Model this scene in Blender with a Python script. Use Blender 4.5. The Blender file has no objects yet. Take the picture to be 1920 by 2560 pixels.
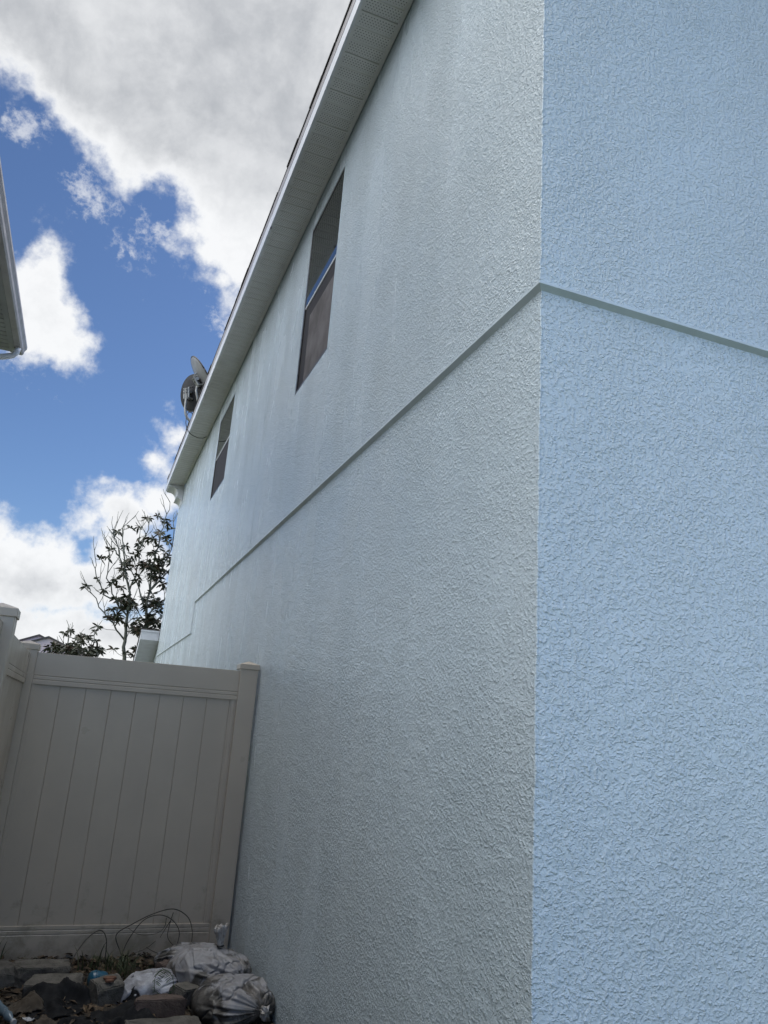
import bpy, math, random
from math import radians, sin, cos, pi, sqrt
from mathutils import Vector, Matrix, noise as mnoise

S = bpy.context.scene
COL = S.collection
R0 = random.Random(7)

# ------------------------------------------------------------------ camera
cd = bpy.data.cameras.new("camera")
cam = bpy.data.objects.new("camera", cd); COL.objects.link(cam)
cr = Vector((0.93016, -0.36068, 0.06866)); cu = Vector((-0.16094, -0.23247, 0.95919)); cf = Vector((0.33, 0.90325, 0.27428))
m = Matrix((cr, cu, -cf)).transposed().to_4x4(); m.translation = Vector((-1.18, -1.8994, 1.47))
cam.matrix_world = m
cd.sensor_fit = 'VERTICAL'; cd.sensor_height = 32.0; cd.lens = 1907.53 / 2560 * 32
cd.clip_start = 0.05; cd.clip_end = 3000
S.camera = cam

# ------------------------------------------------------------------ exposure, sun
S.cycles.use_denoising = True; S.cycles.denoising_prefilter = 'ACCURATE'
S.view_settings.view_transform = 'Standard'; S.view_settings.look = 'None'
S.view_settings.exposure = 0.38; S.view_settings.gamma = 1.0
SUN_EL = radians(48); SUN_AZ = radians(62)      # azimuth from +Y towards +X
sd = bpy.data.lights.new("sun", 'SUN'); sd.energy = 0.6; sd.angle = radians(11); sd.color = (1.0, 0.95, 0.87)
sun = bpy.data.objects.new("sun", sd); COL.objects.link(sun)
sv = Vector((sin(SUN_AZ) * cos(SUN_EL), cos(SUN_AZ) * cos(SUN_EL), sin(SUN_EL)))
sun.rotation_euler = sv.to_track_quat('Z', 'Y').to_euler(); sun.location = sv * 40


# ------------------------------------------------------------------ node helper
class X:
    """wraps a node output so that shader maths can be written as maths"""
    def __init__(s, t, o): s.t, s.o = t, o
    def _b(s, op, b, rev=False):
        n = s.t.nodes.new('ShaderNodeMath'); n.operation = op
        a_, b_ = (b, s) if rev else (s, b)
        for i, v in enumerate((a_, b_)):
            if isinstance(v, X): s.t.links.new(v.o, n.inputs[i])
            else: n.inputs[i].default_value = v
        return X(s.t, n.outputs[0])
    def __add__(s, b): return s._b('ADD', b)
    __radd__ = __add__
    def __sub__(s, b): return s._b('SUBTRACT', b)
    def __rsub__(s, b): return s._b('SUBTRACT', b, True)
    def __mul__(s, b): return s._b('MULTIPLY', b)
    __rmul__ = __mul__
    def __truediv__(s, b): return s._b('DIVIDE', b)
    def mx(s, b): return s._b('MAXIMUM', b)
    def mn(s, b): return s._b('MINIMUM', b)
    def pw(s, b): return s._b('POWER', b)
    def ab(s): return s._b('ABSOLUTE', 0.0)
    def fr(s): return s._b('FRACT', 0.0)
    def sqrt(s): return s._b('SQRT', 0.0)
    def exp(s): return s._b('EXPONENT', 0.0)
    def cl(s): return s.mx(0.0).mn(1.0)
    def ss(s, a, b):
        n = s.t.nodes.new('ShaderNodeMapRange'); n.interpolation_type = 'SMOOTHSTEP'
        s.t.links.new(s.o, n.inputs[0]); n.inputs[1].default_value = a; n.inputs[2].default_value = b
        return X(s.t, n.outputs[0])
    def lin(s, a, b, c, d):
        n = s.t.nodes.new('ShaderNodeMapRange')
        s.t.links.new(s.o, n.inputs[0])
        for i, v in enumerate((a, b, c, d)): n.inputs[1 + i].default_value = v
        return X(s.t, n.outputs[0])


def vdot(t, vec, c):
    n = t.nodes.new('ShaderNodeVectorMath'); n.operation = 'DOT_PRODUCT'
    t.links.new(vec, n.inputs[0]); n.inputs[1].default_value = c
    return X(t, n.outputs['Value'])


def vscale(t, vec, sc):
    n = t.nodes.new('ShaderNodeVectorMath'); n.operation = 'MULTIPLY'
    t.links.new(vec, n.inputs[0]); n.inputs[1].default_value = sc
    return n.outputs[0]


def noi(t, vec, scale, detail=2.0, rough=0.5, dist=0.0, out=0):
    n = t.nodes.new('ShaderNodeTexNoise')
    if vec is not None: t.links.new(vec, n.inputs['Vector'])
    n.inputs['Scale'].default_value = scale; n.inputs['Detail'].default_value = detail
    n.inputs['Roughness'].default_value = rough; n.inputs['Distortion'].default_value = dist
    return X(t, n.outputs[out])


def mix(t, f, a, b):
    n = t.nodes.new('ShaderNodeMix'); n.data_type = 'RGBA'
    if isinstance(f, X): t.links.new(f.o, n.inputs[0])
    else: n.inputs[0].default_value = f
    for i, v in ((6, a), (7, b)):
        if isinstance(v, (tuple, list)): n.inputs[i].default_value = tuple(v)[:3] + (1.0,)
        else: t.links.new(v, n.inputs[i])
    return n.outputs[2]


# ------------------------------------------------------------------ sky with clouds
w = bpy.data.worlds.new("World"); S.world = w; w.use_nodes = True
t = w.node_tree; t.nodes.clear()
out = t.nodes.new('ShaderNodeOutputWorld'); bg = t.nodes.new('ShaderNodeBackground')
t.links.new(bg.outputs[0], out.inputs[0])
SKY = 0.1
FR = 0.78       # dims the clouds ahead to offset the raised exposure
bg.inputs['Strength'].default_value = SKY
sky = t.nodes.new('ShaderNodeTexSky'); sky.sky_type = 'NISHITA'; sky.sun_disc = False
sky.sun_elevation = SUN_EL; sky.sun_rotation = SUN_AZ
sky.air_density = 1.0; sky.dust_density = 0.4; sky.ozone_density = 2.0
tc = t.nodes.new('ShaderNodeTexCoord'); D = tc.outputs['Generated']
CC = (0.06156417, 0.87982764, 0.47128885); CR = (0.99756084, -0.06980231, 0.0); CU = (-0.03289705, -0.4701393, 0.88197892)
dc = vdot(t, D, CC)
dcs = dc.mx(0.05)
U0 = vdot(t, D, CR) / dcs; V0 = vdot(t, D, CU) / dcs
wa = noi(t, D, 9.0, 5, 0.6); wb = noi(t, vscale(t, D, (1.3, -1.1, 1.2)), 9.0, 5, 0.6)
U = U0 + (wa - 0.5) * 0.07
V = V0 + (wb - 0.5) * 0.07


def ellipse(cx, cy, a, b, u=None, v=None):
    du = ((u or U) - cx) * (1 / a); dv = ((v or V) - cy) * (1 / b)
    return (1.0 - (du * du + dv * dv).sqrt()) * min(a, b)


CL = [(-0.1877, -0.0200, 0.052, 0.080), (-0.1576, -0.0637, 0.036, 0.0337), (-0.0057, -0.1449, 0.0288, 0.0288), (-0.0529, -0.2526, 0.0629, 0.0393), (-0.0192, -0.2261, 0.0393, 0.0315), (-0.0926, -0.2666, 0.0341, 0.021), (-0.153, -0.3472, 0.1023, 0.0577), (-0.2082, -0.3045, 0.0472, 0.0367), (-0.0873, -0.3523, 0.0577, 0.0498), (-0.0644, -0.4393, 0.2202, 0.0577), (-0.038, -0.3293, 0.0682, 0.0682), (-0.1454, -0.42, 0.1049, 0.0315), (0.0345, 0.1239, 0.0524, 0.118), (0.0136, 0.0531, 0.026, 0.026), (-0.0236, -0.1766, 0.0262, 0.0315)]
# the big bank overhead: a straight front with a bite taken out of it
lx, ly = 0.0406 + 0.2477, 0.0233 - 0.2133; ll = sqrt(lx * lx + ly * ly); nx, ny = -ly / ll, lx / ll
big = (U + 0.2477) * nx + (V - 0.2133) * ny
bite = ellipse(-0.072, 0.108, 0.034, 0.034)
F = big.mn(bite * -1.0)
for e in CL: F = F.mx(ellipse(*e))
fb = noi(t, D, 16.0, 12, 0.60)
fb2 = noi(t, D, 60.0, 8, 0.62)
Fn = F.mn(0.12) + (fb - 0.5) * 0.085 + (fb2 - 0.5) * 0.022
body = Fn.ss(-0.006, 0.022)
# thin torn wisps along the edges
WL = [(-0.0812, 0.0727, 0.035, 0.028), (-0.0592, 0.0638, 0.02, 0.024), (-0.1461, 0.1073, 0.035, 0.028), (-0.0613, 0.0958, 0.035, 0.026), (0.0213, 0.0045, 0.026, 0.033), (-0.2356, 0.171, 0.035, 0.025), (-0.2, -0.1, 0.04, 0.02)]
Wf = None
for e in WL:
    g = ellipse(*e); Wf = g if Wf is None else Wf.mx(g)
wn = noi(t, D, 26.0, 12, 0.66); wn2 = (noi(t, D, 48.0, 9, 0.62) - 0.5).ab()
wisp = (Wf.mn(0.016) + (wn - 0.5) * 0.15 - wn2 * 0.16 - 0.002).ss(-0.006, 0.040) * 0.62
front = dc.ss(0.62, 0.80)
mF = body.mx(wisp)
# the rest of the sky: broken cloud to the left, nearly clear behind the camera
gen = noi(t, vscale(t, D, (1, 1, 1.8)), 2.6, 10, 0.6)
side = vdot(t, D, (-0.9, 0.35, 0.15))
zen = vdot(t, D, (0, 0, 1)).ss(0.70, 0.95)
mG = (gen + side * 0.16 + zen * 0.12).ss(0.52, 0.60)  # cloud cover raised overhead, out of view, to light the walls
mask = mF * front + mG * (1.0 - front)
# inside tone of the visible clouds: bright torn edges, grey bellies
GL = [(-0.1177, 0.2829, 0.22, 0.10), (0.013, 0.2235, 0.14, 0.085), (0.0705, 0.3322, 0.12, 0.12), (-0.2126, 0.2681, 0.1049, 0.07), (-0.1554, -0.3691, 0.0951, 0.034), (-0.0261, -0.2675, 0.0522, 0.026), (-0.0429, -0.4085, 0.0787, 0.024)]
G = None
for (cx, cy, a, b) in GL:
    du = (U - cx) * (1 / a); dv = (V - cy) * (1 / b)
    g = (du * du + dv * dv) * -1.0
    g = g.exp(); G = g if G is None else G + g
tex = noi(t, D, 7.0, 10, 0.62, 0.3); tex2 = noi(t, D, 34.0, 8, 0.6)
depth = Fn.ss(0.0, 0.055)
lobe = 1.0 - (noi(t, D, 19.0, 7, 0.55, 0.4) - 0.5).ab().ss(0.0, 0.10)       # creases between the puffs
grey = (G.mn(1.0) * 0.50 * depth + depth * (tex.ss(0.36, 0.64)) * 0.36 + (tex2 - 0.5) * depth * 0.5 + lobe * depth * 0.05 - 0.07).cl()
ccol = mix(t, grey, tuple(c * FR / SKY for c in (0.95, 0.96, 0.97)), tuple(c * FR / SKY for c in (0.44, 0.46, 0.49)))
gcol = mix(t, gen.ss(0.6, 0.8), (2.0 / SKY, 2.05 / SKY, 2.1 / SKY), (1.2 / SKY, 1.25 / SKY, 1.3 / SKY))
zen_fill = vdot(t, D, (-0.30, 0.22, 0.93)).ss(0.84, 0.97)          # bright patch added overhead, out of view, to light the walls
gcol = mix(t, zen_fill, gcol, (5.0 / SKY, 5.0 / SKY, 4.9 / SKY))
mG = mG.mx(zen_fill)
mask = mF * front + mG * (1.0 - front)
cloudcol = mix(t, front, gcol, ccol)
tint = t.nodes.new('ShaderNodeMix'); tint.data_type = 'RGBA'; tint.blend_type = 'MULTIPLY'; tint.inputs[0].default_value = 1
t.links.new(sky.outputs[0], tint.inputs[6]); t.links.new(mix(t, front, (1.57, 1.69, 1.98), (0.60, 0.70, 0.86)), tint.inputs[7])  # unseen sky boosted to light the walls, sky ahead dimmed
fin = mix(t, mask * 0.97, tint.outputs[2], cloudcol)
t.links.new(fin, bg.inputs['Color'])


# ------------------------------------------------------------------ materials
def mat(name, col, rough=0.6, spec=0.5, metal=0.0, var=0.0, vscale_=3.0, bump=None, col2=None):
    """plain painted surface with a little real variation"""
    mm = bpy.data.materials.new(name); mm.use_nodes = True; tt = mm.node_tree
    p = tt.nodes['Principled BSDF']
    p.inputs['Roughness'].default_value = rough; p.inputs['Specular IOR Level'].default_value = spec
    p.inputs['Metallic'].default_value = metal
    geo = tt.nodes.new('ShaderNodeTexCoord'); P = geo.outputs['Object']
    if var > 0:
        n = noi(tt, P, vscale_, 6, 0.6).ss(0.3, 0.7)
        c2 = col2 or tuple(c * (1 - var) for c in col)
        tt.links.new(mix(tt, n, col, c2), p.inputs['Base Color'])
        r = n * 0.18 + (rough - 0.09)
        tt.links.new(r.o, p.inputs['Roughness'])
    else:
        p.inputs['Base Color'].default_value = tuple(col) + (1,)
    if bump:
        sc, dist = bump
        b = tt.nodes.new('ShaderNodeBump'); b.inputs['Distance'].default_value = dist
        tt.links.new(noi(tt, P, sc, 6, 0.6).o, b.inputs['Height']); tt.links.new(b.outputs[0], p.inputs['Normal'])
    return mm


def stucco(name, base):
    mm = bpy.data.materials.new(name); mm.use_nodes = True; tt = mm.node_tree
    p = tt.nodes['Principled BSDF']
    g = tt.nodes.new('ShaderNodeTexCoord'); P = g.outputs['Object']
    dens = noi(tt, P, 2.6, 4, 0.6)                  # sparser and denser areas of splatter
    a = noi(tt, P, 77.0, 2.5, 0.55, 0.25) + (dens - 0.5) * 0.16
    blob = a.ss(0.48, 0.66)                      # flattened islands of splatter
    b_ = noi(tt, vscale(tt, P, (1.0, 1.0, 1.15)), 125.0, 2.0, 0.5) + (dens - 0.5) * 0.2
    grit = b_.ss(0.48, 0.70)
    h = blob * 1.0 + grit * 0.5 + noi(tt, vscale(tt, P, (1, 1, 0.8)), 30.0, 3, 0.55) * 1.9 + noi(tt, vscale(tt, P, (1, 0.55, 1)), 18.0, 3, 0.55) * 2.1 + noi(tt, P, 5.0, 3, 0.5) * 1.5
    bm_ = tt.nodes.new('ShaderNodeBump'); bm_.inputs['Distance'].default_value = 0.0027; bm_.inputs['Strength'].default_value = 1.0
    tt.links.new(h.o, bm_.inputs['Height']); tt.links.new(bm_.outputs[0], p.inputs['Normal'])
    stain = noi(tt, vscale(tt, P, (2.2, 2.2, 0.35)), 1.6, 3, 0.5).ss(0.30, 0.75)  # faint rain streaks
    fine = noi(tt, P, 1.1, 4, 0.5).ss(0.3, 0.7)
    c1 = mix(tt, stain * 0.45, base, tuple(c * k for c, k in zip(base, (0.86, 0.87, 0.87))))
    c1 = mix(tt, fine * 0.4, c1, tuple(c * k for c, k in zip(base, (1.0, 0.96, 0.93))))
    sp = tt.nodes.new('ShaderNodeSeparateXYZ'); tt.links.new(P, sp.inputs[0])          # mud splashed up from the soil
    mud = (noi(tt, P, 8.0, 6, 0.65) - X(tt, sp.outputs[2]) * 0.9).ss(0.42, 0.60)
    c1 = mix(tt, mud * 0.12, c1, (0.16, 0.14, 0.11))
    tt.links.new(c1, p.inputs['Base Color'])
    rr = 0.13 + noi(tt, vscale(tt, P, (1, 1, 0.45)), 2.4, 3, 0.5).ss(0.25, 0.75) * 0.20
    tt.links.new(rr.o, p.inputs['Roughness'])
    p.inputs['Specular IOR Level'].default_value = 0.5
    return mm


WALL = (0.535, 0.615, 0.665)
M = {}
M['stucco'] = stucco("painted_stucco", WALL)
M['trim_paint'] = mat("stucco_trim_paint", (0.56, 0.63, 0.67), 0.45, var=0.12, vscale_=6)
M['white_vinyl'] = mat("white_vinyl_trim", (0.66, 0.67, 0.69), 0.38, var=0.10, vscale_=4)
M['fascia'] = mat("white_painted_fascia", (0.70, 0.71, 0.74), 0.35, var=0.12, vscale_=5)
M['drip'] = mat("weathered_drip_edge", (0.36, 0.335, 0.33), 0.4, var=0.15, vscale_=5)
M['shingle'] = mat("asphalt_shingle", (0.10, 0.095, 0.09), 0.9, var=0.4, vscale_=20, bump=(180, 0.003))
M['bronze'] = mat("dark_bronze_frame", (0.022, 0.019, 0.017), 0.35, var=0.2, vscale_=10)
M['vinyl_tan'] = mat("tan_vinyl", (0.47, 0.40, 0.32), 0.36, var=0.07, vscale_=2.5, col2=(0.435, 0.37, 0.295))
_t = M['vinyl_tan'].node_tree; _p = _t.nodes['Principled BSDF']; _g = _t.nodes.new('ShaderNodeTexCoord'); _s = _t.nodes.new('ShaderNodeSeparateXYZ'); _t.links.new(_g.outputs['Object'], _s.inputs[0])
_m = (noi(_t, _g.outputs['Object'], 9.0, 7, 0.68) - X(_t, _s.outputs[2]) * 0.55).ss(0.36, 0.62); _b = _p.inputs['Base Color'].links[0].from_socket
_t.links.new(mix(_t, _m * 0.55, _b, (0.17, 0.15, 0.10)), _p.inputs['Base Color'])      # soil splashes near the ground
M['dish'] = mat("grey_dish_metal", (0.25, 0.25, 0.26), 0.42, var=0.12, vscale_=8)
M['dishshade'] = mat("shaded_dish_metal", (0.024, 0.025, 0.029), 0.7, spec=0.25, var=0.12, vscale_=8)  # dish metal darkened: the shade on its back is put into the colour
M['bracket'] = mat("galvanised_bracket", (0.30, 0.30, 0.29), 0.4, metal=0.5, var=0.2, vscale_=15)
M['cable'] = mat("black_cable", (0.02, 0.02, 0.022), 0.5)
M['bark'] = mat("pale_bark", (0.15, 0.155, 0.12), 0.85, var=0.45, vscale_=9, bump=(40, 0.01))
M['concrete'] = mat("broken_concrete", (0.115, 0.105, 0.090), 0.92, var=0.45, vscale_=14, bump=(90, 0.006))
M['redstone'] = mat("reddish_stone", (0.105, 0.075, 0.062), 0.9, var=0.4, vscale_=12, bump=(90, 0.006))
M['rust'] = mat("rust_brown_scrap", (0.13, 0.06, 0.035), 0.9, var=0.4, vscale_=25)
M['fabric'] = mat("black_landscape_fabric", (0.006, 0.0065, 0.008), 0.75, spec=0.2, var=0.3, vscale_=30, bump=(160, 0.002))
M['brownpaper'] = mat("brown_paper", (0.06, 0.045, 0.03), 0.85, var=0.3, vscale_=15)
M['teal'] = mat("teal_plastic", (0.008, 0.075, 0.13), 0.35, var=0.25, vscale_=12)
M['bluepl'] = mat("pale_blue_plastic", (0.12, 0.17, 0.21), 0.2, var=0.3, vscale_=20)
M['scrap'] = mat("white_scrap", (0.45, 0.45, 0.46), 0.6, var=0.3, vscale_=30)
M['pink'] = mat("pale_pink_stucco", (0.62, 0.50, 0.51), 0.85, var=0.08, vscale_=1.0)
M['rake'] = mat("grey_brown_rake", (0.16, 0.13, 0.125), 0.8, var=0.2, vscale_=2)
M['nbsoffit'] = mat("grey_vinyl_soffit", (0.28, 0.28, 0.27), 0.5, var=0.12, vscale_=4)
M['nbwall'] = mat("neighbour_stucco", (0.42, 0.40, 0.36), 0.8, var=0.1, vscale_=2, bump=(60, 0.003))
M['stem'] = mat("dry_stem", (0.035, 0.03, 0.022), 0.8)
M['fern'] = mat("fern_green", (0.05, 0.085, 0.03), 0.7)
M['blade'] = mat("grass_blade", (0.03, 0.055, 0.016), 0.6, var=0.5, vscale_=20, col2=(0.075, 0.07, 0.03))

# dark leaves with a few rusty ones
mm = bpy.data.materials.new("dark_leaf"); mm.use_nodes = True; tt = mm.node_tree; p = tt.nodes['Principled BSDF']
g = tt.nodes.new('ShaderNodeTexCoord')
n1 = noi(tt, g.outputs['Object'], 5.5, 3, 0.6).ss(0.52, 0.62); n2 = noi(tt, g.outputs['Object'], 17.0, 3, 0.6).ss(0.3, 0.7)
c_ = mix(tt, n2, (0.014, 0.021, 0.009), (0.034, 0.040, 0.016)); c_ = mix(tt, n1 * 0.8, c_, (0.065, 0.036, 0.020))
tt.links.new(c_, p.inputs['Base Color']); p.inputs['Roughness'].default_value = 0.65
M['leaf'] = mm

# soil with litter near the house, lawn further off
mm = bpy.data.materials.new("soil_and_lawn"); mm.use_nodes = True; tt = mm.node_tree; p = tt.nodes['Principled BSDF']
g = tt.nodes.new('ShaderNodeTexCoord'); P = g.outputs['Object']
n = noi(tt, P, 22, 8, 0.65).ss(0.35, 0.65); soil = mix(tt, n, (0.030, 0.024, 0.018), (0.075, 0.058, 0.040))
n = noi(tt, P, 40, 6, 0.6).ss(0.3, 0.7); lawn = mix(tt, n, (0.05, 0.075, 0.03), (0.10, 0.115, 0.05))
sep = tt.nodes.new('ShaderNodeSeparateXYZ'); tt.links.new(P, sep.inputs[0])
px = X(tt, sep.outputs[0]); py = X(tt, sep.outputs[1]); jit = (noi(tt, P, 1.2, 4, 0.5) - 0.5) * 1.2
inside = (py + jit).ss(0.6, 1.2) * (1.0 - (px * -1.0 + jit).ss(2.7, 3.0)) * (1.0 - (py + jit).ss(14.0, 15.0))
tt.links.new(mix(tt, inside, lawn, soil), p.inputs['Base Color']); p.inputs['Roughness'].default_value = 0.95
b = tt.nodes.new('ShaderNodeBump'); b.inputs['Distance'].default_value = 0.02; tt.links.new(noi(tt, P, 60, 6, 0.65).o, b.inputs['Height']); tt.links.new(b.outputs[0], p.inputs['Normal'])
M['soil'] = mm

# litter: brown leaves of several tones
mm = bpy.data.materials.new("leaf_litter"); mm.use_nodes = True; tt = mm.node_tree; p = tt.nodes['Principled BSDF']
g = tt.nodes.new('ShaderNodeTexCoord'); n = noi(tt, g.outputs['Object'], 28, 2, 0.5)
c_ = mix(tt, n.ss(0.35, 0.55), (0.028, 0.020, 0.013), (0.085, 0.055, 0.030)); c_ = mix(tt, n.ss(0.60, 0.68), c_, (0.17, 0.13, 0.085))
tt.links.new(c_, p.inputs['Base Color']); p.inputs['Roughness'].default_value = 0.85
M['litter'] = mm

# perforated vinyl soffit: rows of small dark slots punched in staggered rows
mm = bpy.data.materials.new("perforated_vinyl"); mm.use_nodes = True; tt = mm.node_tree; p = tt.nodes['Principled BSDF']
g = tt.nodes.new('ShaderNodeTexCoord'); sep = tt.nodes.new('ShaderNodeSeparateXYZ'); tt.links.new(g.outputs['Object'], sep.inputs[0])
sx = X(tt, sep.outputs[0]); sy = X(tt, sep.outputs[1])
PIT = 0.108333
ry = (sy + 100.0 * PIT) / PIT; rib = ry.fr()
row = rib * 6.0; rowi = row._b('FLOOR', 0.0); rf = row.fr()
cx = ((sx + 10.0) / 0.019 + rowi * 0.37)
hole = (1.0 - ((rf - 0.5) * 1.0).ab().ss(0.13, 0.22)) * (1.0 - (cx.fr() - 0.5).ab().ss(0.15, 0.24)) * rib.ss(0.13, 0.15) * (1.0 - rib.ss(0.9, 0.93))
edge = sx.ss(-0.262, -0.258) * (1.0 - sx.ss(-0.035, -0.031))
base_ = mix(tt, noi(tt, g.outputs['Object'], 3, 5, 0.6).ss(0.3, 0.7), (0.70, 0.69, 0.67), (0.64, 0.63, 0.61))
tt.links.new(mix(tt, hole * edge * 0.85, base_, (0.02, 0.02, 0.02)), p.inputs['Base Color']); p.inputs['Roughness'].default_value = 0.5
M['soffit'] = mm

# window glass, dark room behind it
mm = bpy.data.materials.new("window_glass"); mm.use_nodes = True; tt = mm.node_tree; p = tt.nodes['Principled BSDF']
p.inputs['Base Color'].default_value = (0.012, 0.013, 0.015, 1); p.inputs['Roughness'].default_value = 0.012; p.inputs['IOR'].default_value = 3.2
M['glass'] = mm
# insect screen: fine dark mesh over glass
mm = bpy.data.materials.new("insect_screen"); mm.use_nodes = True; tt = mm.node_tree; p = tt.nodes['Principled BSDF']
g = tt.nodes.new('ShaderNodeTexCoord'); n = noi(tt, vscale(tt, g.outputs['Object'], (1, 1, 0.3)), 5, 6, 0.6).ss(0.3, 0.7)
tt.links.new(mix(tt, n, (0.022, 0.020, 0.022), (0.032, 0.028, 0.029)), p.inputs['Base Color']); p.inputs['Roughness'].default_value = 0.7; p.inputs['Specular IOR Level'].default_value = 0.2
M['screen'] = mm
M['blind'] = mat("pale_board_behind_screen", (0.145, 0.132, 0.130), 0.7, spec=0.2, var=0.45, vscale_=3.0)

# dirty plastic sack
mm = bpy.data.materials.new("dirty_white_sack"); mm.use_nodes = True; tt = mm.node_tree; p = tt.nodes['Principled BSDF']
g = tt.nodes.new('ShaderNodeTexCoord'); P = g.outputs['Object']; sep = tt.nodes.new('ShaderNodeSeparateXYZ'); tt.links.new(P, sep.inputs[0])
hz = X(tt, sep.outputs[2])
d1 = noi(tt, P, 7.0, 7, 0.65, 0.6)
d1 = (d1 - (hz - 0.12) * 1.5).ss(0.47, 0.56)
d2 = noi(tt, vscale(tt, P, (1, 1, 1)), 26, 6, 0.65, 1.0).ss(0.60, 0.70)
c_ = mix(tt, d1, (0.20, 0.198, 0.208), (0.030, 0.028, 0.026)); c_ = mix(tt, d2 * 0.85, c_, (0.035, 0.032, 0.03))
c_ = mix(tt, noi(tt, P, 11, 5, 0.6).ss(0.45, 0.7) * 0.5, c_, (0.16, 0.14, 0.12))
tt.links.new(c_, p.inputs['Base Color']); p.inputs['Roughness'].default_value = 0.48
b = tt.nodes.new('ShaderNodeBump'); b.inputs['Distance'].default_value = 0.006
tt.links.new((noi(tt, P, 16, 4, 0.5, 1.0)).o, b.inputs['Height']); tt.links.new(b.outputs[0], p.inputs['Normal'])
M['sack'] = mm


# ------------------------------------------------------------------ mesh helpers
class MB:
    def __init__(s): s.v, s.f = [], []
    def add(s, vs, fs):
        o = len(s.v); s.v += [tuple(v) for v in vs]; s.f += [tuple(i + o for i in f) for f in fs]; return s
    def box(s, a, b):
        (x0, y0, z0), (x1, y1, z1) = a, b
        return s.add([(x0, y0, z0), (x1, y0, z0), (x1, y1, z0), (x0, y1, z0), (x0, y0, z1), (x1, y0, z1), (x1, y1, z1), (x0, y1, z1)],
                     [(0, 3, 2, 1), (4, 5, 6, 7), (0, 1, 5, 4), (1, 2, 6, 5), (2, 3, 7, 6), (3, 0, 4, 7)])
    def prism(s, pts, fn, a, b):
        """closed polygon pts swept from a to b; fn(u, v, t) gives the point"""
        n = len(pts)
        vs = [fn(u, v, a) for u, v in pts] + [fn(u, v, b) for u, v in pts]
        return s.add(vs, [tuple(range(n)), tuple(range(2 * n - 1, n - 1, -1))] + [(i, i + n, (i + 1) % n + n, (i + 1) % n) for i in range(n)])
    def tube(s, pts, rad, n=7, cap=True):
        pts = [Vector(p) for p in pts]; k = len(pts); rs = rad if isinstance(rad, (list, tuple)) else [rad] * k
        o = len(s.v); ref = Vector((0.31, 0.17, 0.93))
        for i, q in enumerate(pts):
            d = (pts[min(i + 1, k - 1)] - pts[max(i - 1, 0)]).normalized()
            a = d.cross(ref)
            if a.length < 0.05: a = d.cross(Vector((1, 0, 0)))
            a.normalize(); b = d.cross(a)
            for j in range(n):
                an = 2 * pi * j / n; s.v.append(tuple(q + (a * cos(an) + b * sin(an)) * rs[i]))
        for i in range(k - 1):
            for j in range(n):
                s.f.append((o + i * n + j, o + i * n + (j + 1) % n, o + (i + 1) * n + (j + 1) % n, o + (i + 1) * n + j))
        if cap: s.f.append(tuple(o + j for j in range(n))[::-1]); s.f.append(tuple(o + (k - 1) * n + j for j in range(n)))
        return s
    def build(s, name, m_, parent=None, smooth=False, bevel=0.0, loc=None, seg=2):
        me = bpy.data.meshes.new(name); me.from_pydata(s.v, [], s.f); me.update()
        import bmesh
        bb = bmesh.new(); bb.from_mesh(me); bmesh.ops.recalc_face_normals(bb, faces=bb.faces); bb.to_mesh(me); bb.free()
        if smooth: me.polygons.foreach_set('use_smooth', [True] * len(me.polygons))
        o = bpy.data.objects.new(name, me); COL.objects.link(o); me.materials.append(m_)
        if parent:
            o.parent = parent
            o.matrix_parent_inverse = parent.matrix_basis.inverted()
        if bevel:
            b_ = o.modifiers.new('bevel', 'BEVEL'); b_.width = bevel; b_.segments = seg; b_.limit_method = 'ANGLE'; b_.angle_limit = radians(40)
        return o


def thing(name, label, cat, loc=(0, 0, 0), group=None):
    o = bpy.data.objects.new(name, None); COL.objects.link(o); o.location = loc; o.empty_display_size = 0.2
    return tag(o, label, cat, group)


def tag(o, label, cat, group=None, kind=None):
    o['label'] = label; o['category'] = cat
    if group: o['group'] = group
    if kind: o['kind'] = kind
    return o


XZ = lambda u, v, t: (u, t, v)     # profile in x,z swept along y
YZ = lambda u, v, t: (t, u, v)     # profile in y,z swept along x
XY = lambda u, v, t: (u, v, t)


def fbm(p, sc, o=4): return mnoise.fractal(Vector(p) * sc, 0.6, 2.0, o)


# ------------------------------------------------------------------ ground
def gz(x, y):
    if -3 < x < 0.4 and 1 < y < 4.4:
        e = min(1, (x + 3) / 0.5, (0.4 - x) / 0.3, (y - 1) / 0.4, (4.4 - y) / 0.5)
        return -0.035 + e * (fbm((x, y, 0), 2.3) * 0.035 + fbm((x, y, 3), 13) * 0.010)
    return -0.035


def axis(dense0, dense1, n, far):
    a = [dense0 + (dense1 - dense0) * i / n for i in range(n + 1)]
    lo, st = dense0, 0.4
    while lo > -far: lo -= st; st *= 1.7; a.insert(0, lo)
    hi, st = dense1, 0.4
    while hi < far: hi += st; st *= 1.7; a.append(hi)
    return a


gx, gy = axis(-3, 0.4, 110, 900), axis(1, 4.4, 110, 900)
mb = MB(); mb.v = [(x, y, gz(x, y)) for y in gy for x in gx]; nxg = len(gx)
mb.f = [(j * nxg + i, j * nxg + i + 1, (j + 1) * nxg + i + 1, (j + 1) * nxg + i) for j in range(len(gy) - 1) for i in range(nxg - 1)]
gr = mb.build("ground", M['soil'], smooth=True); gr['kind'] = 'structure'

# ------------------------------------------------------------------ the house
house = thing("stucco_house", "two storey pale blue grey stucco house filling the right of the photo", "house")
ZB, ZS, Y1 = 2.907, 5.66, 13.05     # drip band, soffit, far corner
WIN = [(2.685, 3.565, 3.945, 5.45, 4.705), (7.03, 8.15, 4.25, 5.395, 4.833)]
TH = 0.10


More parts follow.
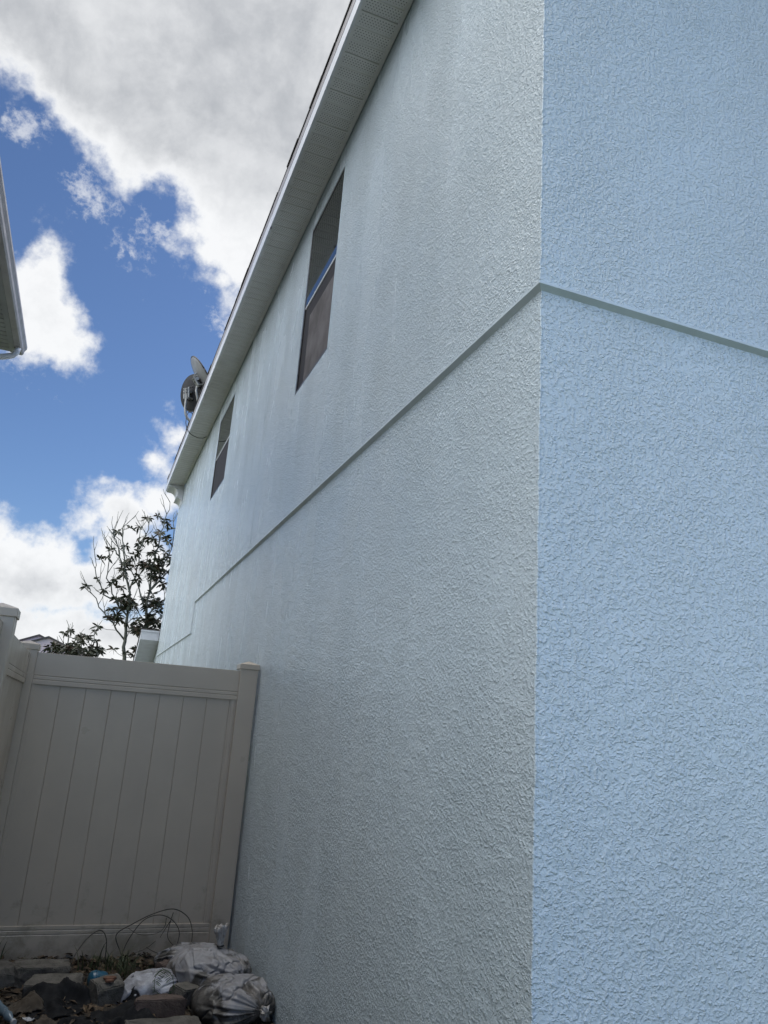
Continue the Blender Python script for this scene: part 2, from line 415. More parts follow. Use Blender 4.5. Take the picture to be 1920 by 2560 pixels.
def holed_wall(x, ys, zs, holes):
    """stucco sheet in the plane x with openings, and the returns of the openings"""
    b = MB(); ys = sorted(set(ys)); zs = sorted(set(zs))
    for i in range(len(ys) - 1):
        for j in range(len(zs) - 1):
            yc, zc = (ys[i] + ys[i + 1]) / 2, (zs[j] + zs[j + 1]) / 2
            if any(h[0] < yc < h[1] and h[2] < zc < h[3] for h in holes): continue
            b.add([(x, ys[i], zs[j]), (x, ys[i + 1], zs[j]), (x, ys[i + 1], zs[j + 1]), (x, ys[i], zs[j + 1])], [(0, 3, 2, 1)])
    for h in holes:
        y0, y1, z0, z1 = h[:4]
        b.add([(x, y0, z0), (x, y1, z0), (x, y1, z1), (x, y0, z1), (x + TH, y0, z0), (x + TH, y1, z0), (x + TH, y1, z1), (x + TH, y0, z1)],
              [(0, 1, 5, 4), (1, 2, 6, 5), (2, 3, 7, 6), (3, 0, 4, 7)])
    return b


mb = holed_wall(0.0, [0, 8.27, Y1] + [q for h in WIN for q in h[:2]], [ZB, 5.82] + [q for h in WIN for q in h[2:4]], WIN)
mb.add([(0, 8.27, 2.5), (0, Y1, 2.5), (0, Y1, ZB), (0, 8.27, ZB)], [(0, 3, 2, 1)])       # the storey line steps down here
mb.add([(0, 0, ZB), (9.0, 0, ZB), (9.0, 0, 5.82), (0, 0, 5.82)], [(0, 1, 2, 3)])
mb.add([(0, Y1, 2.5), (9.0, Y1, 2.5), (9.0, Y1, 5.82), (0, Y1, 5.82)], [(0, 3, 2, 1)])
mb.add([(9.0, 0, ZB), (9.0, Y1, ZB), (9.0, Y1, 5.82), (9.0, 0, 5.82)], [(0, 1, 2, 3)])
mb.build("upper_wall", M['stucco'], house)
RC = 0.012
mb = MB().box((RC, RC, -0.3), (8.98, Y1 - 0.02, 2.93))
mb.prism([(Y1 - 0.02, -0.3), (18.5, -0.3), (18.5, 0.15), (13.2, 2.80), (Y1 - 0.02, 2.80)], YZ, RC, 6.0)
mb.build("lower_wall", M['stucco'], house)
# weep screed: small lip and slanted underside where the upper stucco stops
prof = [(0.0, 0.013), (-0.006, 0.010), (-0.006, 0.001), (RC + 0.001, -0.015), (RC + 0.02, -0.015), (RC + 0.02, 0.014)]
mb = MB(); n = len(prof)
rings = [[(o, 8.27, ZB + z) for o, z in prof], [(o, o, ZB + z) for o, z in prof], [(9.0, o, ZB + z) for o, z in prof]]
rings[0] = [(o, 8.27 - (z if z < 0 else 0) * 0 + z * 0.6, ZB + z) for o, z in prof]
for r_ in rings: mb.v += r_
for k in range(2): mb.f += [(k * n + i, k * n + (i + 1) % n, (k + 1) * n + (i + 1) % n, (k + 1) * n + i) for i in range(n)]
mb.f += [tuple(range(n)), tuple(range(3 * n - 1, 2 * n - 1, -1))]
mb.build("drip_screed", M['trim_paint'], house)
mb = MB()
mb.prism([(o, z) for o, z in prof], lambda u, v, s_: (u, 8.27 + v, s_), 2.49, ZB + 0.0)
mb.prism([(o, z) for o, z in prof], lambda u, v, s_: (u, s_, 2.5 + v), 8.262, Y1)
mb.build("drip_screed", M['trim_paint'], house)
# hand finished corner: a slightly wavy bead where the two faces meet
for (c_, z0_, z1_) in ((0.0, ZB + 0.012, 5.6), (RC, -0.1, ZB - 0.016)):
    n_ = int((z1_ - z0_) / 0.012); pts = []
    for i in range(n_ + 1):
        z_ = z0_ + (z1_ - z0_) * i / n_; k_ = fbm((c_, 2.0, z_), 9, 3) * 0.0022 + fbm((c_, 5.0, z_), 70, 2) * 0.0014
        pts.append((c_ + 0.0022 + k_, c_ + 0.0022 - k_, z_))
    MB().tube(pts, [0.0038 + 0.0012 * fbm((1, 1, p_[2]), 60, 2) for p_ in pts], 8).build("corner_bead", M['stucco'], house, smooth=True)
# thin vertical control joint
mb = MB().box((-0.0012, 4.742, ZB + 0.012), (0.004, 4.748, ZS - 0.01)); mb.build("control_joint", M['stucco'], house)


def window(y0, y1, z0, z1, zm, board):
    fr = MB(); xo, xi = 0.002, 0.085; wd = 0.026
    fr.box((xo, y0, z0), (xi, y0 + wd, z1)); fr.box((xo, y1 - wd, z0), (xi, y1, z1))
    fr.box((xo, y0 + wd, z1 - wd), (xi, y1 - wd, z1)); fr.box((xo, y0 + wd, z0), (xi, y1 - wd, z0 + wd))
    f = fr.build("window", M['bronze'], house, bevel=0.002)
    MB().box((xo + 0.004, y0 + wd, zm - 0.010), (xi, y1 - wd, zm + 0.010)).build("meeting_rail", M['white_vinyl'], f, bevel=0.002)
    MB().box((xo + 0.003, y0 + wd, zm + 0.010), (xo + 0.009, y1 - wd, z1 - wd)).build("glass_pane", M['glass'], f)
    MB().box((xo + 0.040, y0 + wd, z0 + wd), (xo + 0.046, y1 - wd, zm - 0.018)).build("glass_pane", M['glass'], f)
    MB().box((xo + 0.010, y0 + wd, z0 + wd), (xo + 0.0115, y1 - wd, zm - 0.010)).build("insect_screen", M['screen'], f)
    if board:
        MB().box((xo + 0.006, y0 + wd + 0.004, z0 + wd + 0.004), (xo + 0.0085, y0 + 0.68, zm - 0.15)).build("pale_panel", M['blind'], f)['label'] = "paler brown grey panel seen through the lower screen"
    # stucco-coloured bead at the near jamb and the sill
    MB().box((-0.003, y0 - 0.012, z0 - 0.002), (0.012, y0 - 0.001, z1)).build("window_bead", M['trim_paint'], f)


window(*WIN[0], True); window(*WIN[1], False)

# soffit: vinyl ribs with a lock seam every third rib
XO = -0.288
mb = MB(); prof = [(0.0, 0.0)]
y = -0.30; base = ZS; pts = []
k0 = math.floor(-0.3 / PIT)
k = k0
while k * PIT < 12.9:
    a = k * PIT; seam = (k % 3 == 0); dp = 0.012 if seam else 0.005; wgt = 0.005 if seam else 0.012
    pts += [(a, base + dp), (a + wgt, base + dp), (a + wgt + 0.003, base), (a + PIT - 0.003, base)]
    k += 1
pts = [p_ for p_ in pts if p_[0] <= 12.92]
nn = len(pts)
mb.v = [(XO, q, z) for q, z in pts] + [(-0.004, q, z) for q, z in pts]
mb.f = [(i, i + 1, i + 1 + nn, i + nn) for i in range(nn - 1)]
so = mb.build("soffit", M['soffit'], house)
mb = MB().box((XO - 0.001, -0.3, ZS - 0.006), (XO + 0.020, 12.92, ZS - 0.001)).box((-0.030, -0.02, ZS - 0.006), (-0.006, 12.92, ZS - 0.001))
mb.build("soffit_channel", M['soffit'], house, bevel=0.001)
# fascia: four overlapped lengths of bent white metal, then a drip edge
cuts = [-0.33, 3.93, 7.6, 10.4, 12.93]
for i in range(4):
    a, b_ = cuts[i], cuts[i + 1] + (0.03 if i < 3 else 0); o_ = 0.0015 * (i % 2)
    pr = [(XO + 0.004, ZS + 0.19), (XO - 0.006 - o_, ZS + 0.19), (XO - 0.006 - o_, ZS + 0.104), (XO - 0.010 - o_, ZS + 0.100), (XO - 0.010 - o_, ZS - 0.018), (XO + 0.006, ZS - 0.018), (XO + 0.006, ZS - 0.012), (XO + 0.004, ZS - 0.010)]
    MB().prism(pr, XZ, a, b_).build("fascia", M['fascia'], house)
pr = [(XO + 0.002, ZS + 0.191), (XO - 0.0085, ZS + 0.191), (XO - 0.0085, ZS + 0.112), (XO - 0.0105, ZS + 0.110), (XO - 0.0115, ZS + 0.194), (XO + 0.002, ZS + 0.195)]
MB().prism(pr, XZ, -0.34, 12.94).build("drip_edge", M['drip'], house)
# hipped roof: one slab with uneven shingle tabs along the eave
mb = MB(); xa, xb, ya, yb = XO - 0.012, 9.3, -0.35, 12.96; ze = ZS + 0.196; mid = (xa + xb) / 2; run = mid - xa; zr = ze + run * 0.42
for lift in (0.0,):
    vs = [(xa, ya, ze), (xb, ya, ze), (xb, yb, ze), (xa, yb, ze), (mid, ya + run, zr), (mid, yb - run, zr)]
    mb.add(vs, [(0, 1, 4), (1, 2, 5, 4), (2, 3, 5), (3, 0, 4, 5), (0, 3, 2, 1)])
yy = ya; rr = random.Random(3)
while yy < yb - 0.1:
    L = rr.uniform(0.28, 0.36); th = rr.uniform(0.008, 0.020); po = rr.uniform(0.002, 0.012)
    y2 = min(yy + L, yb)
    mb.prism([(xa - po, ze + 0.001), (xa + 0.25, ze + 0.106 + 0.002), (xa + 0.25, ze + 0.106 + th), (xa - po, ze + th)], XZ, yy, y2 - 0.004)
    yy = y2
mb.build("roof", M['shingle'], house)
# scrolled corbel that closes the eave at the far corner
def arc(cx, cz, r, a0, a1, n): return [(cx + r * cos(radians(a0 + (a1 - a0) * i / n)), cz + r * sin(radians(a0 + (a1 - a0) * i / n))) for i in range(n + 1)]
pr = [(XO + 0.004, ZS - 0.008), (XO + 0.004, ZS - 0.045)] + arc(-0.225, 5.488, 0.122, 95, -32, 14) + arc(-0.108, 5.318, 0.100, 92, 10, 10) + [(-0.002, 5.318), (-0.002, ZS - 0.008)]
MB().prism(pr, XZ, 12.45, 12.92).build("eave_corbel", M['white_vinyl'], house)
# low garage roof: its raking eave sticks out past the far corner
sl = 0.5
def rk(y, off): return 2.99 - (y - 13.12) * sl + off
mb = MB()
ro = mb.add([(-0.35, 13.12, rk(13.12, 0.0)), (6, 13.12, rk(13.12, 0.0)), (6, 18.8, rk(18.8, 0)), (-0.35, 18.8, rk(18.8, 0)), (-0.35, 13.12, rk(13.12, -.03)), (6, 13.12, rk(13.12, -.03)), (6, 18.8, rk(18.8, -.03)), (-0.35, 18.8, rk(18.8, -.03))],
            [(0, 1, 2, 3), (7, 6, 5, 4), (0, 4, 5, 1), (1, 5, 6, 2), (2, 6, 7, 3), (3, 7, 4, 0)]).build("garage_roof", M['shingle'], house)
mb = MB().prism([(13.13, rk(13.13, -.032)), (13.13, rk(13.13, -.20)), (18.7, rk(18.7, -.20)), (18.7, rk(18.7, -.032))], YZ, -0.335, -0.315)
mb.box((-0.314, 13.13, rk(13.13, -.20)), (-0.002, 13.15, rk(13.13, -.034)))
mb.box((-0.34, 13.115, rk(13.13, -.05)), (-0.002, 13.129, rk(13.13, -.02)))
mb.build("rake_board", M['fascia'], house)
mb = MB()
q = 13.152
while q < 18.6:
    e_ = q + 0.098
    mb.prism([(q, rk(q, -.190)), (e_, rk(e_, -.190)), (e_, rk(e_, -.176)), (q, rk(q, -.176))], YZ, -0.314, 0.010); q += 0.104
mb.build("rake_soffit", M['white_vinyl'], house)

# ------------------------------------------------------------------ satellite dishes on the eave
def dish(name, centre, n, R_, mount, label, arm):
    c = Vector(centre); n = Vector(n).normalized()
    th = thing(name, label, "satellite dish", mount, "satellite dishes on the eave")
    bpy.context.view_layer.update()
    a = n.cross(Vector((0, 0, 1))).normalized(); b = a.cross(n)
    mb = MB(); rings, seg = 9, 48
    def pt(r, an, back): return c + (a * cos(an) + b * sin(an) * 1.04) * (r * R_) + n * (0.16 * R_ * (r * r - 1) - back)
    for side, back in ((0, 0.0), (1, 0.014)):
        o = len(mb.v); mb.v.append(tuple(pt(0, 0, back)))
        for i in range(1, rings + 1):
            for j in range(seg): mb.v.append(tuple(pt(i / rings, 2 * pi * j / seg, back)))
        for j in range(seg): mb.f.append((o, o + 1 + j, o + 1 + (j + 1) % seg))
        for i in range(rings - 1):
            for j in range(seg):
                mb.f.append((o + 1 + i * seg + j, o + 1 + (i + 1) * seg + j, o + 1 + (i + 1) * seg + (j + 1) % seg, o + 1 + i * seg + (j + 1) % seg))
    N1 = 1 + rings * seg; e0 = 1 + (rings - 1) * seg
    for j in range(seg): mb.f.append((e0 + j, e0 + (j + 1) % seg, N1 + e0 + (j + 1) % seg, N1 + e0 + j))
    mb.build("reflector", M['dish' if arm else 'dishshade'], th, smooth=True)
    rim = MB().tube([pt(1, 2 * pi * j / 48, 0.007) for j in range(49)], 0.011, 6); rim.build("rim", M['cable'], th, smooth=True)
    bk = c - n * (0.16 * R_ + 0.03)
    br = MB()
    for s_ in (-1, 1):
        o = bk + a * (0.055 * s_)
        br.tube([o + b * 0.09 + n * 0.03, o + b * 0.06 - n * 0.05, o - b * 0.10 - n * 0.06, o - b * 0.12 + n * 0.02], 0.014, 6)
    br.tube([bk - a * 0.07 - n * 0.02, bk + a * 0.07 - n * 0.02], 0.03, 10)
    br.tube([bk + b * 0.05 - n * 0.045, bk - b * 0.12 - n * 0.045], [0.045, 0.04], 8)
    bo = br.build("bracket", M['bracket'], th, bevel=0)
    for k in range(4):
        q_ = bk - n * 0.075 + a * (0.03 * (-1) ** k) + b * (0.03 - 0.05 * (k // 2))
        MB().tube([q_, q_ - n * 0.012], 0.009, 6).build("bolt", M['cable'], bo)
    ft = Vector(mount); st = bk - n * 0.05 - b * 0.06
    mst = [st + Vector((0, 0, 0.05)), st - Vector((0, 0, 0.12))] + [st.lerp(ft, k / 6) + Vector((-0.05 * sin(pi * k / 6), 0, -0.09 * sin(pi * k / 6))) for k in (2, 3, 4, 5)] + [ft]
    mb = MB().tube(mst, 0.021, 10); mb.build("mast", M['bracket'], th, smooth=True)
    mb = MB().box(ft + Vector((-0.06, -0.09, -0.012)), ft + Vector((0.09, 0.09, 0.004))); mb.build("foot_plate", M['bracket'], th, bevel=0.003)
    # feed arm and receiver on the concave side
    e_ = c + n * 0.42 * R_ * 2 - b * R_ * 0.72
    MB().tube([c - b * R_ * 0.95 - n * 0.02, e_], 0.012, 8).build("feed_arm", M['bracket'], th)
    MB().tube([e_ + n * 0.05, e_ - (e_ - c).normalized() * 0.09], [0.03, 0.042], 10).build("receiver", M['dish'], th, smooth=True)


dish("satellite_dish", (-0.20, 9.55, 6.63), (0.797, -0.06, 0.601), 0.345, (-0.02, 9.62, 6.00), "upper lighter grey satellite dish leaning edge on over the eave", 1)
dish("satellite_dish", (-0.30, 9.78, 6.43), (0.824, 0.525, 0.213), 0.285, (-0.25, 9.70, 5.90), "lower shaded round satellite dish with its back and bracket towards us", 0)
cb = MB()
cab = [(-0.22, 9.62, 5.97), (-0.30, 9.58, 6.02), (-0.345, 9.52, 5.99), (-0.37, 9.48, 5.90), (-0.365, 9.45, 5.78), (-0.34, 9.45, 5.70), (-0.29, 9.46, 5.635), (-0.22, 9.50, 5.615), (-0.14, 9.52, 5.605), (-0.07, 9.53, 5.62), (-0.02, 9.53, 5.655)]
cb.tube(cab, 0.006, 6)
tag(cb.build("cable", M['cable'], smooth=True), "thin black cable looping from the dishes over the fascia to the soffit", "cable")

# ------------------------------------------------------------------ neighbouring house at the left
nb = thing("neighbour_house", "neighbouring house whose white gutter corner juts in at the left edge", "house", (-3, 0, 0))
bpy.context.view_layer.update()
MB().box((-12, -0.6, -0.3), (-2.98, 7.15, 5.75)).build("wall", M['nbwall'], nb)
mb = MB(); q = -1.0; mb_s = []
k = 0
while q < 7.62:
    mb_s += [(q, 5.668 + (0.01 if k % 3 == 0 else 0.004)), (q + 0.008, 5.668 + (0.01 if k % 3 == 0 else 0.004)), (q + 0.012, 5.664), (q + PIT - 0.002, 5.664)]; q += PIT; k += 1
nn = len(mb_s); mb.v = [(-2.98, a, b_) for a, b_ in mb_s] + [(-2.66, a, b_) for a, b_ in mb_s]; mb.f = [(i, i + 1, i + 1 + nn, i + nn) for i in range(nn - 1)]
mb.build("soffit", M['nbsoffit'], nb)
MB().box((-2.66, -1.0, 5.655), (-2.60, 7.66, 5.80)).build("fascia", M['nbsoffit'], nb)
pr = [(-2.597, 5.655), (-2.53, 5.655), (-2.515, 5.675), (-2.51, 5.71), (-2.488, 5.745), (-2.488, 5.775), (-2.494, 5.775), (-2.494, 5.75), (-2.518, 5.712), (-2.522, 5.68), (-2.534, 5.662), (-2.59, 5.662), (-2.597, 5.775)]
gut = MB().prism(pr, XZ, -1.0, 7.69)
gut.prism([(-2.597, 5.657), (-2.53, 5.657), (-2.515, 5.675), (-2.51, 5.71), (-2.49, 5.745), (-2.49, 5.77), (-2.597, 5.77)], XZ, 7.688, 7.694)
gut.build("gutter", M['drip'], nb)
MB().tube([(-2.56, 7.50, 5.66), (-2.565, 7.50, 5.60), (-2.60, 7.50, 5.55), (-2.68, 7.50, 5.515), (-2.80, 7.50, 5.48), (-2.90, 7.48, 5.42), (-2.935, 7.3, 5.3), (-2.935, 7.0, 5.1), (-2.935, 7.0, 0.1)], 0.036, 12).build("downspout", M['white_vinyl'], nb, smooth=True)
mb = MB(); mb.add([(-2.5, -1.0, 5.80), (-2.5, 7.72, 5.80), (-7.2, 3.6, 7.6), (-7.2, 3.2, 7.6), (-12.3, -1.0, 5.8), (-12.3, 7.72, 5.8)], [(0, 1, 2, 3), (1, 5, 2), (5, 4, 3, 2), (4, 0, 3), (0, 4, 5, 1)])
mb.build("roof", M['shingle'], nb)

# ------------------------------------------------------------------ tan vinyl fences
def post(fence, x0, y0, wd=0.130, top=1.845, z0=-0.25, name="post"):
    p_ = MB().box((x0, y0, z0), (x0 + wd, y0 + wd, top)).build(name, M['vinyl_tan'], fence, bevel=0.006, seg=3)
    c = MB(); e = 0.007; zt = top - 0.02
    x1, y1 = x0 + wd, y0 + wd; m_ = (x0 + x1) / 2; n_ = (y0 + y1) / 2
    for (e_, z_) in ((0, 0),):
        vs = [(x0 - e, y0 - e, zt), (x1 + e, y0 - e, zt), (x1 + e, y1 + e, zt), (x0 - e, y1 + e, zt),
              (x0 - e, y0 - e, zt + .038), (x1 + e, y0 - e, zt + .038), (x1 + e, y1 + e, zt + .038), (x0 - e, y1 + e, zt + .038), (m_, n_, zt + .062)]
        c.add(vs, [(0, 3, 2, 1), (0, 1, 5, 4), (1, 2, 6, 5), (2, 3, 7, 6), (3, 0, 4, 7), (4, 5, 8), (5, 6, 8), (6, 7, 8), (7, 4, 8)])
    c.build("post_cap", M['vinyl_tan'], p_, bevel=0.004, seg=3)
    return p_


def rail_profile(z0, z1, up):
    """rail 0.045 thick with two V grooves near the boards"""
    h = z1 - z0; g_ = 0.004
    if up: gs = [z0 + 0.030, z0 + 0.056]
    else: gs = [z1 - 0.050, z1 - 0.024]
    fr = [(-0.0225, z0)]
    for g0 in gs: fr += [(-0.0225, g0 - 0.0035), (-0.0225 + g_, g0), (-0.0225, g0 + 0.0035)]
    fr += [(-0.0225, z1), (0.0225, z1), (0.0225, z0)]
    return fr


def boards(mb, a0, a1, step, z0, z1, fn, half=0.011):
    """tongue and groove boards with small V joints"""
    pts = [(a0, -half)]; a = a0 + step
    while a < a1 - 0.01:
        pts += [(a - 0.003, -half), (a, -half + 0.004), (a + 0.003, -half)]; a += step
    pts += [(a1, -half), (a1, half), (a0, half)]
    mb.prism(pts, fn, z0, z1)


fence = thing("vinyl_fence", "tan vinyl privacy fence panel closing the gap against the house wall", "fence", (-0.8, 3.75, 0))
bpy.context.view_layer.update()
FY = 3.805
post(fence, -0.137, 3.735); post(fence, -1.627, 3.735)
for z0, z1, up in ((1.605, 1.812, True), (-0.062, 0.156, False)):
    MB().prism(rail_profile(z0, z1, up), lambda u, v, s_: (s_, FY - 0.033 + u, v), -1.497, -0.137).build("rail", M['vinyl_tan'], fence, bevel=0.0015)
mb = MB(); boards(mb, -1.482, -0.172, 0.162, 0.15, 1.61, lambda u, v, s_: (u, FY - 0.033 + v, s_)); mb.build("board_panel", M['vinyl_tan'], fence)
for a, b_ in ((-1.4965, -1.470), (-0.172, -0.150), (-0.149, -0.1375)):
    MB().prism([(a, -0.017), (b_, -0.017), (b_, 0.017), (a, 0.017)], lambda u, v, s_: (u, FY - 0.033 + v, s_), 0.157, 1.604).build("side_channel", M['vinyl_tan'], fence, bevel=0.0015)

side = thing("vinyl_fence", "tan vinyl fence running back from the tall post at the left edge", "fence", (-1.56, 2.8, 0))
bpy.context.view_layer.update()
post(side, -1.627, 1.715, top=1.845)
for ya_, yb_ in ((1.845, 3.734),):
    for z0, z1, up in ((1.605, 1.800, True), (-0.062, 0.156, False)):
        MB().prism([(-u, v) for u, v in rail_profile(z0, z1, up)], lambda u, v, s_: (-1.562 + u, s_, v), ya_, yb_).build("rail", M['vinyl_tan'], side, bevel=0.0015)
    mb = MB(); boards(mb, ya_ + 0.01, yb_ - 0.01, 0.162, 0.15, 1.61, lambda u, v, s_: (-1.562 + v, u, s_)); mb.build("board_panel", M['vinyl_tan'], side)
for k, ya_ in enumerate((-0.17, -2.05)):
    post(side, -1.627, ya_)
    for z0, z1, up in ((1.605, 1.800, True), (-0.062, 0.156, False)):
        MB().prism([(-u, v) for u, v in rail_profile(z0, z1, up)], lambda u, v, s_: (-1.562 + u, s_, v), ya_ + 0.13, ya_ + 1.884).build("rail", M['vinyl_tan'], side, bevel=0.0015)
    mb = MB(); boards(mb, ya_ + 0.14, ya_ + 1.874, 0.162, 0.15, 1.61, lambda u, v, s_: (-1.562 + v, u, s_)); mb.build("board_panel", M['vinyl_tan'], side)

# ------------------------------------------------------------------ trees beyond the fence
def leaf(mb, base, d, L, W, rr):
    """one long drooping leaflet folded along its midrib"""
    d = Vector(d).normalized(); base = Vector(base)
    sd_ = d.cross(Vector((rr.uniform(-1, 1), rr.uniform(-1, 1), rr.uniform(.3, 1)))).normalized(); up = sd_.cross(d)
    droop = rr.uniform(0.1, 0.45)
    def P_(t, s_): return base + d * (L * t) + sd_ * (W * s_) + up * (0.18 * W * abs(s_)) - Vector((0, 0, droop * L * t * t))
    mb.add([P_(0, 0), P_(0.35, 0.5), P_(0.72, 0.42), P_(1, 0), P_(0.72, -0.42), P_(0.35, -0.5), P_(0.5, 0)],
           [(0, 1, 6), (1, 2, 6), (2, 3, 6), (3, 4, 6), (4, 5, 6), (5, 0, 6)])


def rosette(mb, c, rr, n=8, L=0.17):
    L *= 1.18; n += 2
    ax = Vector((rr.uniform(-.5, .5), rr.uniform(-.5, .5), 1)).normalized()
    for i in range(n):
        an = 2 * pi * (i + rr.uniform(-.3, .3)) / n
        d = Vector((cos(an), sin(an), rr.uniform(-0.9, 0.9))) + ax * 0.15
        leaf(mb, c, d, L * rr.uniform(0.7, 1.2), L * 0.30, rr)


def sm(pts, rr, wob):
    """limb path with extra wobbly points"""
    o = []
    for i in range(len(pts) - 1):
        a, b = Vector(pts[i]), Vector(pts[i + 1])
        for k in range(3): o.append(a.lerp(b, k / 3) + Vector([rr.uniform(-wob, wob) for _ in range(3)]) * (0 if i == 0 and k == 0 else 1))
    o.append(Vector(pts[-1])); return o


LIMB = [[(0.17, 2.73), (0.18, 3.38), (0.14, 4.03), (0.09, 4.69), (0.09, 5.59), (0.17, 6.18), (0.25, 6.78), (0.29, 7.32)], [(-0.26, 2.69), (-0.34, 3.32), (-0.37, 3.97), (-0.43, 4.62), (-0.62, 5.15), (-0.81, 5.57), (-0.99, 6.0), (-1.08, 6.22)], [(-0.34, 3.32), (-0.73, 3.71), (-1.1, 4.1), (-1.33, 4.4), (-1.51, 4.63)], [(-0.43, 4.62), (-0.29, 5.31), (-0.33, 5.87), (-0.39, 6.44)], [(-0.37, 3.97), (-0.73, 4.36), (-1.04, 4.87), (-1.08, 5.42), (-1.25, 5.96)], [(0.09, 4.69), (0.39, 5.41), (0.53, 6.0), (0.5, 6.82), (0.53, 7.18)], [(-0.73, 4.36), (-1.03, 4.43), (-1.34, 4.94), (-1.43, 5.37)], [(-0.81, 5.57), (-1.03, 5.77), (-1.26, 6.02)], [(-0.62, 5.15), (-0.75, 5.7), (-0.86, 6.25), (-0.77, 6.55)], [(-0.33, 5.87), (-0.18, 6.36), (-0.16, 6.83)], [(0.14, 4.03), (-0.21, 4.76), (-0.61, 5.49), (-0.88, 6.02)], [(0.18, 3.38), (0.48, 4.07), (0.6, 4.75)]]
ROS = [(-1.31, 5.39), (-1.29, 4.85), (-1.53, 4.62), (-1.07, 4.57), (-0.66, 6.45), (-0.3, 6.65), (0.04, 6.98), (0.28, 6.84), (-0.32, 6.27), (-0.46, 6.47), (0.17, 6.35), (0.42, 6.55), (-0.04, 6.22), (0.18, 6.02), (-0.69, 5.94), (-0.33, 5.76), (-0.44, 5.73), (0.44, 5.76), (-0.18, 5.44), (-0.27, 5.08), (-0.25, 4.94), (0.41, 4.95), (-0.65, 4.66), (-0.9, 4.79), (-0.04, 4.55), (-0.19, 4.12), (-0.89, 3.85), (-1.08, 3.58), (-0.12, 3.87), (-0.39, 3.77), (-0.59, 3.06), (-0.26, 2.98), (-0.05, 2.93)]
DEN = [(-0.04, 5.5), (0.19, 5.42), (0.29, 5.24), (-0.63, 5.34), (-0.42, 4.43), (-0.64, 4.29), (-0.28, 4.37), (0.22, 4.47), (0.4, 4.26), (-0.67, 3.77), (0.18, 4.01), (0.37, 3.92), (-0.12, 3.61), (0.14, 3.79), (0.3, 3.3), (0.45, 3.6), (0.4, 3.0), (0.1, 3.2)]


def tree(name, label, ybase, limbs, ros, den, roots, seed, extra=(), lf=1.0, nd=6):
    rr = random.Random(seed)
    th = thing(name, label, "tree", (roots[0][0], ybase, -0.03)); bpy.context.view_layer.update()
    wood, lv = MB(), MB(); nodes = []
    for i, l in enumerate(limbs):
        ph = rr.uniform(0, 6.3); amp = rr.uniform(0.1, 0.6) * (1 if i > 1 else 0.25)
        y0 = ybase
        if i > 1:      # start where the parent limb passes
            c0 = min(nodes, key=lambda q_: (q_[0].x - l[0][0]) ** 2 + (q_[0].z - l[0][1]) ** 2); y0 = c0[0].y
        pts = [(x, y0 + amp * sin(ph) * k / len(l), z) for k, (x, z) in enumerate(l)]
        pts = sm(pts, rr, 0.035)
        r0 = 0.055 if i < 2 else 0.026; r1 = 0.008
        rs = [r0 + (r1 - r0) * (k / (len(pts) - 1)) ** 0.8 for k in range(len(pts))]
        wood.tube(pts, rs, 7); nodes += [(q_, r_) for q_, r_ in zip(pts, rs)]
        # bare forking twigs
        for k in range(3, len(pts), 2):
            d = (pts[k] - pts[k - 1]).normalized(); q_ = pts[k]; L = rr.uniform(0.25, 0.6) * lf ** 2
            dd = (d * 0.6 + Vector((rr.uniform(-1, 1), rr.uniform(-1, 1), rr.uniform(-0.1, 1.0)))).normalized()
            tw = [q_, q_ + dd * L * 0.4 + Vector((0, 0, 0.02)), q_ + dd * L * 0.75 + Vector((rr.uniform(-.04, .04), 0, 0.06)), q_ + dd * L + Vector((rr.uniform(-.05, .05), 0, 0.12))]
            wood.tube(tw, [0.011, 0.009, 0.007, 0.005], 5)
            d2 = (dd + Vector((rr.uniform(-1, 1), rr.uniform(-1, 1), 0.5))).normalized()
            wood.tube([tw[1], tw[1] + d2 * L * 0.3, tw[1] + d2 * L * 0.5 + Vector((0, 0, 0.07))], [0.008, 0.006, 0.004], 5)
            nodes.append((tw[2], 0.006))
    for bx, bz in roots:
        q_ = Vector((bx, ybase, bz)); wood.tube([q_, Vector((bx + 0.02, ybase, bz * 0.5)), Vector((roots[0][0], ybase, -0.2))], [0.056, 0.07, 0.10], 9)
    def hang(x, z, n, L, dy):
        c = min(nodes, key=lambda q_: (q_[0].x - x) ** 2 + (q_[0].z - z) ** 2 + (0.3 if q_[0].z > z else 0))[0]
        p_ = Vector((x, c.y + dy, z)); wood.tube([c, c.lerp(p_, .5) + Vector((0, 0, -0.03)), p_], [0.008, 0.006, 0.005], 5)
        rosette(lv, p_, rr, n, L)
    for x, z in ros: hang(x, z, rr.randint(6, 9), 0.165 * lf, rr.uniform(-.25, .25))
    for x, z in den:
        for k in range(nd): hang(x + rr.gauss(0, .10) * lf, z + rr.gauss(0, .10) * lf, rr.randint(7, 10), 0.18 * lf, rr.uniform(-.5, .5))
    for (cx, cz, sx_, sz_, cnt) in extra:
        for k in range(cnt): hang(rr.gauss(cx, sx_), rr.gauss(cz, sz_), 8, 0.18, rr.uniform(-.7, .7))
    wood.build("trunk", M['bark'], th, smooth=True); lv.build("crown", M['leaf'], th)


